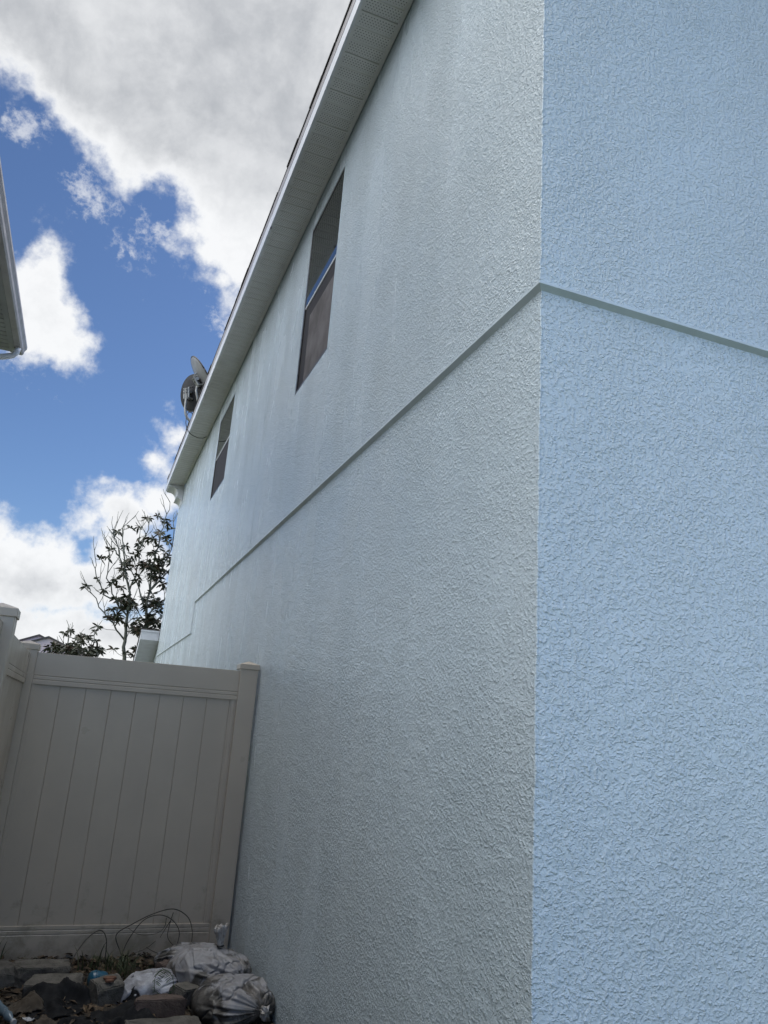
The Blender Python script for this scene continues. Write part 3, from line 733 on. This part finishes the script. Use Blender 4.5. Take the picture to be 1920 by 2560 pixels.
LIMB += [[(0.14, 4.03), (0.7, 4.8), (1.2, 5.5), (1.5, 6.2)], [(0.09, 4.69), (0.8, 5.7), (1.1, 6.5)], [(0.18, 3.38), (0.9, 3.9), (1.5, 4.4)]]
tree("broadleaf_tree", "tall sparse tree with bare forked twigs and dark leaf clusters by the house corner", 20.0, LIMB, ROS, DEN, [(0.17, 2.73), (-0.26, 2.69)], 11,
     [(-0.15, 5.6, .5, .8, 22), (1.1, 5.2, .4, .8, 40), (1.2, 4.0, .35, .4, 25), (-0.15, 2.3, .5, .3, 20)])
BL = [[(-1.25, 1.0), (-1.27, 1.8), (-1.3, 2.4), (-1.35, 2.8)], [(-1.25, 1.0), (-1.15, 1.9), (-1.13, 2.5), (-1.14, 3.02)], [(-1.27, 1.8), (-1.55, 2.4), (-1.66, 2.9), (-1.70, 3.0)], [(-1.15, 1.9), (-0.98, 2.4), (-0.95, 2.68)], [(-1.3, 2.2), (-1.7, 2.45), (-1.88, 2.68)]]
BR = [(-1.73, 3.02), (-1.63, 3.08), (-1.14, 3.1), (-1.53, 2.8), (-1.22, 2.89), (-1.08, 2.9)]
BD = [(-1.39, 2.96), (-1.32, 2.93), (-1.84, 2.66), (-1.74, 2.68), (-1.62, 2.67), (-1.46, 2.69), (-1.29, 2.65), (-1.14, 2.72), (-0.96, 2.68), (-1.75, 2.62), (-1.55, 2.58), (-1.35, 2.56), (-1.1, 2.6)]
tree("broadleaf_tree", "low dark leafy tree just showing over the middle of the fence top", 16.0, BL, BR, BD, [(-1.25, 1.0)], 5, [(-1.35, 2.15, .35, .15, 26)], 0.72, 4)

# ------------------------------------------------------------------ pink house far behind
nb.location.z = -0.09
ph = thing("gabled_house", "distant pink house with two overlapping gables over the left of the fence", "house", (-3.7, 46, 0)); bpy.context.view_layer.update()
def gable(cx, zp, y0, depth, half, sl_):
    ze_ = zp - half * sl_
    MB().prism([(cx - half, -0.2), (cx + half, -0.2), (cx + half, ze_ - .07), (cx, zp - 0.07), (cx - half, ze_ - .07)], XZ, y0, y0 + depth).build("gable_wall", M['pink'], ph)
    e = 0.35; ez = e * sl_
    MB().prism([(cx - half - e, ze_ - ez), (cx, zp), (cx + half + e, ze_ - ez), (cx + half + e, ze_ - ez - 0.06), (cx, zp - 0.06), (cx - half - e, ze_ - ez - 0.06)], XZ, y0 - 0.12, y0 - 0.06).build("rake_board", M['rake'], ph)
    MB().prism([(cx - half - e, ze_ - ez), (cx, zp), (cx + half + e, ze_ - ez), (cx + half + e, ze_ - ez + 0.03), (cx, zp + 0.03), (cx - half - e, ze_ - ez + 0.03)], XZ, y0 - 0.15, y0 + depth).build("roof", M['shingle'], ph)
gable(-4.05, 5.45, 47.5, 7, 4.2, 0.42); gable(-3.42, 5.22, 45.3, 6, 3.1, 0.40)

# ------------------------------------------------------------------ the heap by the wall
def sack(name, label, c, axis_, L, Rr, H, seed, neck=0.0, tail=True, m_='sack', flat=0.0):
    """a filled plastic sack: pillow body gathered towards the tie at +axis"""
    rr = random.Random(seed); ax = Vector(axis_).normalized(); ref = Vector((0, 0, 1)) if abs(ax.z) < .8 else Vector((0, 1, 0))
    s_ = ax.cross(ref).normalized(); u_ = s_.cross(ax); c = Vector(c)
    th = thing(name, label, "sack", (c.x, c.y, gz(c.x, c.y)), "plastic sacks against the wall"); bpy.context.view_layer.update()
    mb = MB(); NT, NP = 110, 170; ph = [rr.uniform(0, 6.3) for _ in range(6)]
    for i in range(NT + 1):
        tt_ = i / NT; a_ = -L / 2 + L * tt_
        r = (max(0.0, 1 - abs(2 * tt_ - 1) ** 2.8)) ** 0.55
        gather = max(0, (tt_ - 0.40) / 0.60) ** 1.3
        if tt_ > 0.93: r = max(r, 0.10)
        for j in range(NP):
            an = 2 * pi * j / NP
            pl = 1 + 0.11 * gather * sin(13 * an + ph[0] + 2 * sin(3 * an)) + 0.05 * gather * sin(29 * an + ph[1])
            pl += 0.03 * sin(5 * an + 7 * tt_ + ph[2])
            q_ = c + ax * a_ + s_ * (cos(an) * Rr * r * pl) + u_ * (sin(an) * H * r * pl)
            rdg = 1 - abs(fbm(q_ + Vector((1, 8, 2)), 6.5, 2)) * 2.6
            f_ = max(0, rdg) ** 3 * 0.009 + fbm(q_, 5, 2) * 0.024 + fbm(q_ + Vector((9, 3, 1)), 19, 2) * 0.0022
            cr = abs(fbm(q_ + Vector((3, 7, 5)), 6, 2)); f_ -= 0.014 * max(0, 0.07 - cr) / 0.07
            dirn = (q_ - c).normalized(); q_ = q_ + dirn * f_
            fl = gz(q_.x, q_.y) - 0.004
            if flat: q_.z = max(q_.z, c.z - flat)
            if q_.z < fl: q_.z = fl + (q_.z - fl) * 0.05
            if q_.x > -0.004 + RC: q_.x = RC - 0.004 + (q_.x - RC) * 0.02
            mb.v.append(tuple(q_))
    for i in range(NT):
        for j in range(NP): mb.f.append((i * NP + j, i * NP + (j + 1) % NP, (i + 1) * NP + (j + 1) % NP, (i + 1) * NP + j))
    mb.f.append(tuple(range(NP))); mb.f.append(tuple(NT * NP + j for j in range(NP))[::-1])
    b_ = mb.build("sack_body", M[m_], th, smooth=True)
    return th, c + ax * (L / 2), ax


def tuft(th, p0, d, L, seed, r0=0.022, r1=0.055):
    """bunched plastic beyond the tie"""
    rr = random.Random(seed); d = Vector(d).normalized(); s_ = d.cross(Vector((0.3, 0.9, 0.2))).normalized(); u_ = s_.cross(d); mb = MB(); NT, NP = 18, 40
    for i in range(NT + 1):
        t_ = i / NT; r = r0 + (r1 - r0) * (t_ ** 1.6) * (1 - 0.35 * max(0, t_ - .8) / .2)
        for j in range(NP):
            an = 2 * pi * j / NP; k = 1 + 0.28 * sin(6 * an + 3 * t_) * (0.4 + t_) + 0.14 * sin(13 * an)
            q_ = Vector(p0) + d * (L * t_ + 0.012 * sin(5 * an) * t_) + s_ * (cos(an) * r * k) + u_ * (sin(an) * r * k * 0.75)
            mb.v.append(tuple(q_ + Vector([fbm(q_, 40, 3)] * 3) * 0.006))
    for i in range(NT):
        for j in range(NP): mb.f.append((i * NP + j, i * NP + (j + 1) % NP, (i + 1) * NP + (j + 1) % NP, (i + 1) * NP + j))
    mb.f.append(tuple(NT * NP + j for j in range(NP))[::-1])
    mb.build("tied_neck", M['sackclean'], th, smooth=True)
    MB().tube([Vector(p0) + d * 0.004 + (s_ * cos(a) + u_ * sin(a)) * (r0 * 1.15) for a in [2 * pi * k / 16 for k in range(17)]], 0.005, 6).build("tie", M['cable'], th, smooth=True)


M['sackclean'] = mat("white_sack_plastic", (0.42, 0.41, 0.41), 0.4, var=0.35, vscale_=30, col2=(0.20, 0.18, 0.16))
th, e, ax = sack("tied_sack", "dirty white sack nearest the camera with its gathered end facing out", (-0.195, 2.58, 0.052), (0.55, -0.83, 0.06), 0.46, 0.190, 0.112, 1)
tuft(th, e - ax * 0.035, (0.5, -0.85, -0.05), 0.060, 2, 0.018, 0.034)
th, e, ax = sack("tied_sack", "grey blotched sack lying behind with a tied white neck standing up", (-0.245, 2.98, 0.078), (0.70, -0.70, -0.03), 0.48, 0.19, 0.125, 3)
tuft(th, (-0.210, 2.96, 0.218), (-0.1, 0.05, 1), 0.105, 4, 0.015, 0.036)
sack("plastic_sack", "small pale sack at the back beside the fence foot", (-0.34, 3.34, 0.045), (-0.95, 0.1, 0.0), 0.34, 0.15, 0.095, 6)
M['sack2'] = mat("pale_sack_plastic", (0.40, 0.41, 0.45), 0.42, var=0.5, vscale_=11, col2=(0.16, 0.155, 0.16), bump=(16, 0.012))
th, e, ax = sack("plastic_sack", "flat slumped white sack lying between the stones", (-0.578, 2.95, 0.012), (0.93, 0.30, 0.16), 0.34, 0.125, 0.080, 9, m_='sack2')


def stone(name, label, c, dim, rot, seed, m_='concrete', top=0.0):
    """a broken block: box cut by a few random planes, then roughened"""
    import bmesh
    rr = random.Random(seed); bm = bmesh.new(); bmesh.ops.create_cube(bm, size=1.0)
    for v in bm.verts: v.co = Vector((v.co.x * dim[0] * rr.uniform(.82, 1.06), v.co.y * dim[1] * rr.uniform(.82, 1.06), v.co.z * dim[2] * rr.uniform(.88, 1.06)))
    for k in range(5):
        n = Vector((rr.uniform(-1, 1), rr.uniform(-1, 1), rr.uniform(-.7, 1))).normalized()
        ex = abs(n.x) * dim[0] / 2 + abs(n.y) * dim[1] / 2 + abs(n.z) * dim[2] / 2
        g_ = bmesh.ops.bisect_plane(bm, geom=bm.verts[:] + bm.edges[:] + bm.faces[:], plane_co=n * ex * rr.uniform(.74, .86), plane_no=n, clear_outer=True)
        bmesh.ops.holes_fill(bm, edges=[q_ for q_ in g_['geom_cut'] if isinstance(q_, bmesh.types.BMEdge)])
    bmesh.ops.bevel(bm, geom=bm.edges[:], offset=0.005, segments=2, affect='EDGES')
    bmesh.ops.triangulate(bm, faces=bm.faces[:]); 
    for _ in range(3): bmesh.ops.subdivide_edges(bm, edges=[e_ for e_ in bm.edges if e_.calc_length() > 0.014], cuts=1)
    bmesh.ops.triangulate(bm, faces=bm.faces[:]); bm.normal_update()
    for v in bm.verts: v.co += v.normal * (fbm(v.co + Vector((seed, 0, 0)), 16, 4) * 0.006 + fbm(v.co, 60, 3) * 0.0022)
    me = bpy.data.meshes.new(name); bm.to_mesh(me); bm.free(); me.materials.append(M[m_])
    o = bpy.data.objects.new(name, me); COL.objects.link(o); o.location = c; o.rotation_euler = tuple(radians(a) for a in rot)
    return tag(o, label, "stone", "broken stones in the heap")


stone("broken_block", "squarish grey concrete lump topped by rusty scraps", (-0.803, 2.90, 0.022), (0.165, 0.15, 0.145), (4, -3, 22), 21)
stone("broken_block", "reddish flat faced stone lowest in the heap", (-0.552, 2.66, 0.012), (0.25, 0.12, 0.12), (-6, 2, 5), 22, 'redstone')
stone("broken_block", "pale stone wedged beside the nearest tied sack", (-0.397, 2.80, 0.015), (0.155, 0.13, 0.13), (5, 4, 30), 23)
stone("paving_slab", "smooth grey slab cut off by the bottom edge", (-0.54, 2.40, -0.010), (0.36, 0.22, 0.07), (2, 1, 10), 24)
stone("broken_block", "long dark stone tucked under the fence foot", (-1.15, 3.30, 0.006), (0.33, 0.18, 0.13), (0, 3, 4), 25)
stone("broken_block", "flat grey stone in front of the long dark one", (-1.07, 3.06, 0.004), (0.29, 0.17, 0.10), (3, -2, -8), 26)
stone("broken_block", "dim stone at the far left edge of the heap", (-1.37, 3.28, 0.010), (0.22, 0.2, 0.12), (0, 0, 30), 27)
stone("broken_block", "small brown stone behind the slumped sack", (-0.47, 3.17, 0.03), (0.11, 0.10, 0.12), (10, 5, 40), 28, 'redstone')
rs = random.Random(5)
for k, (x, y, lab) in enumerate(((-0.795, 2.885, "round rusty fragment on top of the concrete lump"), (-0.80, 2.85, "flat rusty sliver at the front edge of the concrete lump"))):
    mb = MB(); n_ = 9; rx_ = 0.034 - 0.006 * k; z = 0.092 + (0.0 if k else 0.002)
    ring = [(x + cos(2 * pi * i / n_) * rx_ * rs.uniform(.8, 1.1), y + sin(2 * pi * i / n_) * rx_ * (0.7 - 0.25 * k) * rs.uniform(.8, 1.1)) for i in range(n_)]
    mb.prism(ring, XY, z, z + 0.012); tag(mb.build("rusty_scrap", M['rust'], bevel=0.003), lab, "scrap", "rusty scraps on the concrete lump")

# teal plastic pot lying on its side
th = thing("plastic_pot", "teal blue plastic pot lying behind the concrete lump", "pot", (-0.83, 3.06, -0.03)); bpy.context.view_layer.update()
ax = Vector((-1, -0.25, 0.12)).normalized(); c0 = Vector((-0.80, 3.07, 0.040))
pf = [(a * 0.68, r * 0.66) for a, r in ((0.0, 0.02), (0.004, 0.050), (0.016, 0.060), (0.05, 0.064), (0.10, 0.066), (0.125, 0.062), (0.140, 0.048), (0.146, 0.02))]
MB().tube([c0 + ax * a for a, r in pf], [r for a, r in pf], 32).build("pot_body", M['teal'], th, smooth=True)
MB().tube([c0 + ax * a for a in (0.064, 0.070)], [0.0455, 0.0455], 32).build("pot_rim", M['teal'], th, smooth=True)


def sheet(name, label, cat, cx, cy, lx, ly, rot, h, seed, m_, z=0.0, fold=6.0):
    """crumpled thin sheet with real thickness lying on the soil"""
    mb = MB(); n = 34; ca, sa = cos(radians(rot)), sin(radians(rot)); rr = random.Random(seed)
    for j in range(n + 1):
        for i in range(n + 1):
            u, v = i / n - .5, j / n - .5
            k = 1 + 0.16 * fbm((u * 3, v * 3, seed), 1, 3)
            x, y = cx + (u * lx * ca - v * ly * sa) * k, cy + (u * lx * sa + v * ly * ca) * k
            rg = 1 - abs(fbm((x + seed, y, seed * .7), fold * .6, 2)) * 2.6
            e_ = min(1, (0.5 - abs(u)) * 6, (0.5 - abs(v)) * 6)
            mb.v.append((x, y, gz(x, y) + 0.012 + z + h * max(0, rg) * (0.25 + 0.75 * e_)))
    mb.f = [(j * (n + 1) + i, j * (n + 1) + i + 1, (j + 1) * (n + 1) + i + 1, (j + 1) * (n + 1) + i) for j in range(n) for i in range(n)]
    o = mb.build(name, M[m_], smooth=True); s_ = o.modifiers.new('solid', 'SOLIDIFY'); s_.thickness = 0.002
    return tag(o, label, cat)


sheet("landscape_fabric", "black crumpled fabric humped left of the concrete lump", "fabric", -1.02, 2.90, 0.34, 0.26, 10, 0.085, 3, 'fabric')
sheet("landscape_fabric", "black fabric spread below the concrete lump and red stone", "fabric", -0.82, 2.60, 0.50, 0.22, 12, 0.060, 8, 'fabric')
sheet("landscape_fabric", "small black fabric fold over the front of the slumped sack", "fabric", -0.615, 2.83, 0.18, 0.10, 15, 0.085, 15, 'fabric')
sheet("brown_wrapper", "brown folded wrapper at the lower left of the heap", "wrapper", -1.055, 2.63, 0.17, 0.11, -20, 0.045, 6, 'brownpaper', 0.012)
sheet("brown_wrapper", "brown torn sheet by the left edge under the stones", "wrapper", -1.20, 2.86, 0.15, 0.14, 25, 0.05, 12, 'brownpaper', 0.006)
sheet("paper_scrap", "small white scrap among the brown leaves", "scrap", -1.168, 2.66, 0.035, 0.05, 30, 0.04, 9, 'scrap', 0.03, 14)
th = thing("plastic_bottle", "crushed pale blue bottle at the bottom left corner", "bottle", (-1.28, 2.66, 0)); bpy.context.view_layer.update()
a0, a1 = Vector((-1.33, 2.74, 0.055)), Vector((-1.235, 2.58, 0.02)); ks = [0, .02, .1, .3, .5, .62, .75, .85, .95, 1.0]; rs_ = [.006, .018, .021, .018, .022, .018, .022, .016, .009, .009]
MB().tube([a0.lerp(a1, k) for k in ks], rs_, 14).build("bottle_body", M['bluepl'], th, smooth=True)
MB().tube([a1, a1 + (a1 - a0).normalized() * 0.014], 0.014, 12).build("bottle_cap", M['scrap'], th)

# dead leaves and chips
mb = MB(); rr = random.Random(40)
for k in range(3200):
    x = -1.5 + 1.5 * rr.random(); y = 2.25 + 1.5 * rr.random() ** 1.0; z = gz(x, y) + rr.uniform(0.001, 0.02)
    L = rr.uniform(0.010, 0.034); W = L * rr.uniform(.3, .6); a = rr.uniform(0, 6.3); til = rr.uniform(-.5, .5); cu_ = rr.uniform(-.3, .5)
    d = Vector((cos(a), sin(a), til)); s_ = Vector((-sin(a), cos(a), rr.uniform(-.5, .5))); c = Vector((x, y, z)); up = Vector((0, 0, 1))
    mb.add([c - d * L, c + s_ * W + up * L * cu_, c + d * L, c - s_ * W + up * L * cu_, c], [(0, 1, 4), (1, 2, 4), (2, 3, 4), (3, 0, 4)])
tag(mb.build("leaf_litter", M['litter']), "brown dead leaves and chips scattered over the soil", "leaf litter", kind='stuff')


def grass(mb, x, y, n, hgt, spread, rr, wd=0.005):
    for k in range(n):
        bx, by = x + rr.gauss(0, spread * .4), y + rr.gauss(0, spread * .25); a = rr.uniform(0, 6.3); lean = rr.uniform(.15, .9) * hgt; h = hgt * rr.uniform(.5, 1.15)
        z0 = gz(bx, by) - 0.005; dx, dy = cos(a), sin(a) * .5; w_ = wd * rr.uniform(.6, 1.2); sx_, sy_ = -sin(a), cos(a)
        pts = []
        for i in range(5):
            t_ = i / 4; q_ = Vector((bx + dx * lean * t_ * t_, min(by + dy * lean * t_ * t_, 3.74), z0 + h * (t_ - .25 * t_ * t_))); ww = w_ * (1 - t_) + .0006
            pts += [q_ + Vector((sx_ * ww, sy_ * ww * .6, 0)), q_ - Vector((sx_ * ww, sy_ * ww * .6, 0))]
        mb.add(pts, [(2 * i, 2 * i + 1, 2 * i + 3, 2 * i + 2) for i in range(4)])


for (x, y, n_, h, sp, lab) in ((-1.42, 3.60, 9, .22, .10, "long bladed grass tuft cut by the left edge"), (-1.23, 3.42, 14, .17, .09, "spiky grass tuft over the long dark stone"),
                               (-0.86, 3.50, 16, .21, .11, "grass tuft standing behind the teal pot"), (-0.69, 3.42, 34, .19, .10, "thickest green grass tuft at the foot of the dry vine")):
    mb = MB(); grass(mb, x, y, n_, h, sp, random.Random(int(-x * 100))); tag(mb.build("grass_tuft", M['blade']), lab, "grass tuft", "grass tufts at the fence foot")
mb = MB(); rr = random.Random(77)
for k in range(150): grass(mb, rr.uniform(-0.85, -0.30), rr.uniform(3.3, 3.7), 5, 0.045, 0.05, rr, 0.003)
for k in range(40): grass(mb, rr.uniform(-1.5, -0.85), rr.uniform(3.45, 3.72), 3, 0.035, 0.05, rr, 0.003)
for k in range(26): grass(mb, rr.uniform(-0.50, -0.30), rr.uniform(2.45, 2.7), 3, 0.035, 0.05, rr, 0.004)
tag(mb.build("low_grass", M['blade']), "short green grass along the foot of the fence", "grass", kind='stuff')


def spline(pts, n=8):
    o = []; P_ = [Vector(p_) for p_ in pts]
    for i in range(len(P_) - 1):
        p0, p1, p2, p3 = P_[max(i - 1, 0)], P_[i], P_[i + 1], P_[min(i + 2, len(P_) - 1)]
        for k in range(n):
            t_ = k / n; o.append(0.5 * ((2 * p1) + (p2 - p0) * t_ + (2 * p0 - 5 * p1 + 4 * p2 - p3) * t_ * t_ + (3 * p1 - p0 - 3 * p2 + p3) * t_ ** 3))
    o.append(P_[-1]); return o


vine = [([(-0.69, -0.02), (-0.7, 0.048), (-0.749, 0.159), (-0.669, 0.227), (-0.547, 0.287), (-0.428, 0.304), (-0.331, 0.253), (-0.295, 0.18), (-0.295, 0.113)], 3.47, .0030),
        ([(-0.70, -0.02), (-0.693, 0.091), (-0.646, 0.198), (-0.592, 0.268), (-0.508, 0.287), (-0.425, 0.245), (-0.376, 0.173), (-0.392, 0.093), (-0.45, 0.034)], 3.43, .0026),
        ([(-0.469, 0.262), (-0.472, 0.201), (-0.522, 0.171), (-0.62, 0.178), (-0.69, 0.215)], 3.44, .0016), ([(-0.43, 0.29), (-0.44, 0.21), (-0.442, 0.149), (-0.403, 0.108), (-0.358, 0.097)], 3.45, .0022),
        ([(-0.568, 0.107), (-0.521, 0.076), (-0.452, 0.054)], 3.42, .002), ([(-0.713, 0.013), (-0.646, 0.06), (-0.567, 0.097), (-0.52, 0.146)], 3.42, .0014), ([(-0.44, 0.25), (-0.46, 0.20), (-0.49, 0.15)], 3.44, .002)]
mb = MB()
for pts, y, r in vine: mb.tube(spline([(x, y + 0.03 * sin(i * 1.3), z) for i, (x, z) in enumerate(pts)]), r, 5)
tag(mb.build("dry_vine", M['stem'], smooth=True), "dry thin vine arching in two hoops before the fence", "vine")
for k, (pts, lab) in enumerate(((((-1.02, 3.20, 0.0), (-0.97, 3.35, 0.10), (-0.90, 3.48, 0.16), (-0.84, 3.50, 0.185), (-0.80, 3.50, 0.13), (-0.79, 3.5, 0.0)), "bent dry stalk kinked above the grass behind the pot"), (((-1.245, 2.60, 0.0), (-1.21, 2.62, 0.03), (-1.17, 2.66, 0.055)), "pale broken twig at the bottom left"))):
    tag(MB().tube(spline(pts), 0.003, 5).build("dry_stalk", M['stem' if k == 0 else 'brownpaper'], smooth=True), lab, "stalk")
# fern frond hanging over the slumped sack
th = thing("fern_frond", "small curved fern frond across the slumped white sack", "fern", (-0.5, 2.75, 0)); bpy.context.view_layer.update()
for pts in ([(-0.545, 0.150), (-0.572, 0.120), (-0.575, 0.085), (-0.566, 0.045)], [(-0.545, 0.155), (-0.505, 0.135), (-0.480, 0.100), (-0.470, 0.045)]):
    ctr = spline([(x, 2.78, z + 0.012) for x, z in pts], 5)
    fm = MB().tube(ctr, 0.0016, 4); fm.build("stem", M['fern'], th)
    lf = MB()
    for i, q_ in enumerate(ctr):
        for s_ in ((1,) if pts[0][0] < -0.544 and pts[-1][0] < -0.56 else (-1,)):
            leaf(lf, q_, (s_ * 0.9, -0.2, -0.25), 0.040, 0.0045, random.Random(i))
            leaf(lf, q_, (-s_ * 0.9, 0.1, -0.15), 0.012, 0.004, random.Random(i + 50))
    lf.build("leaflets", M['fern'], th)
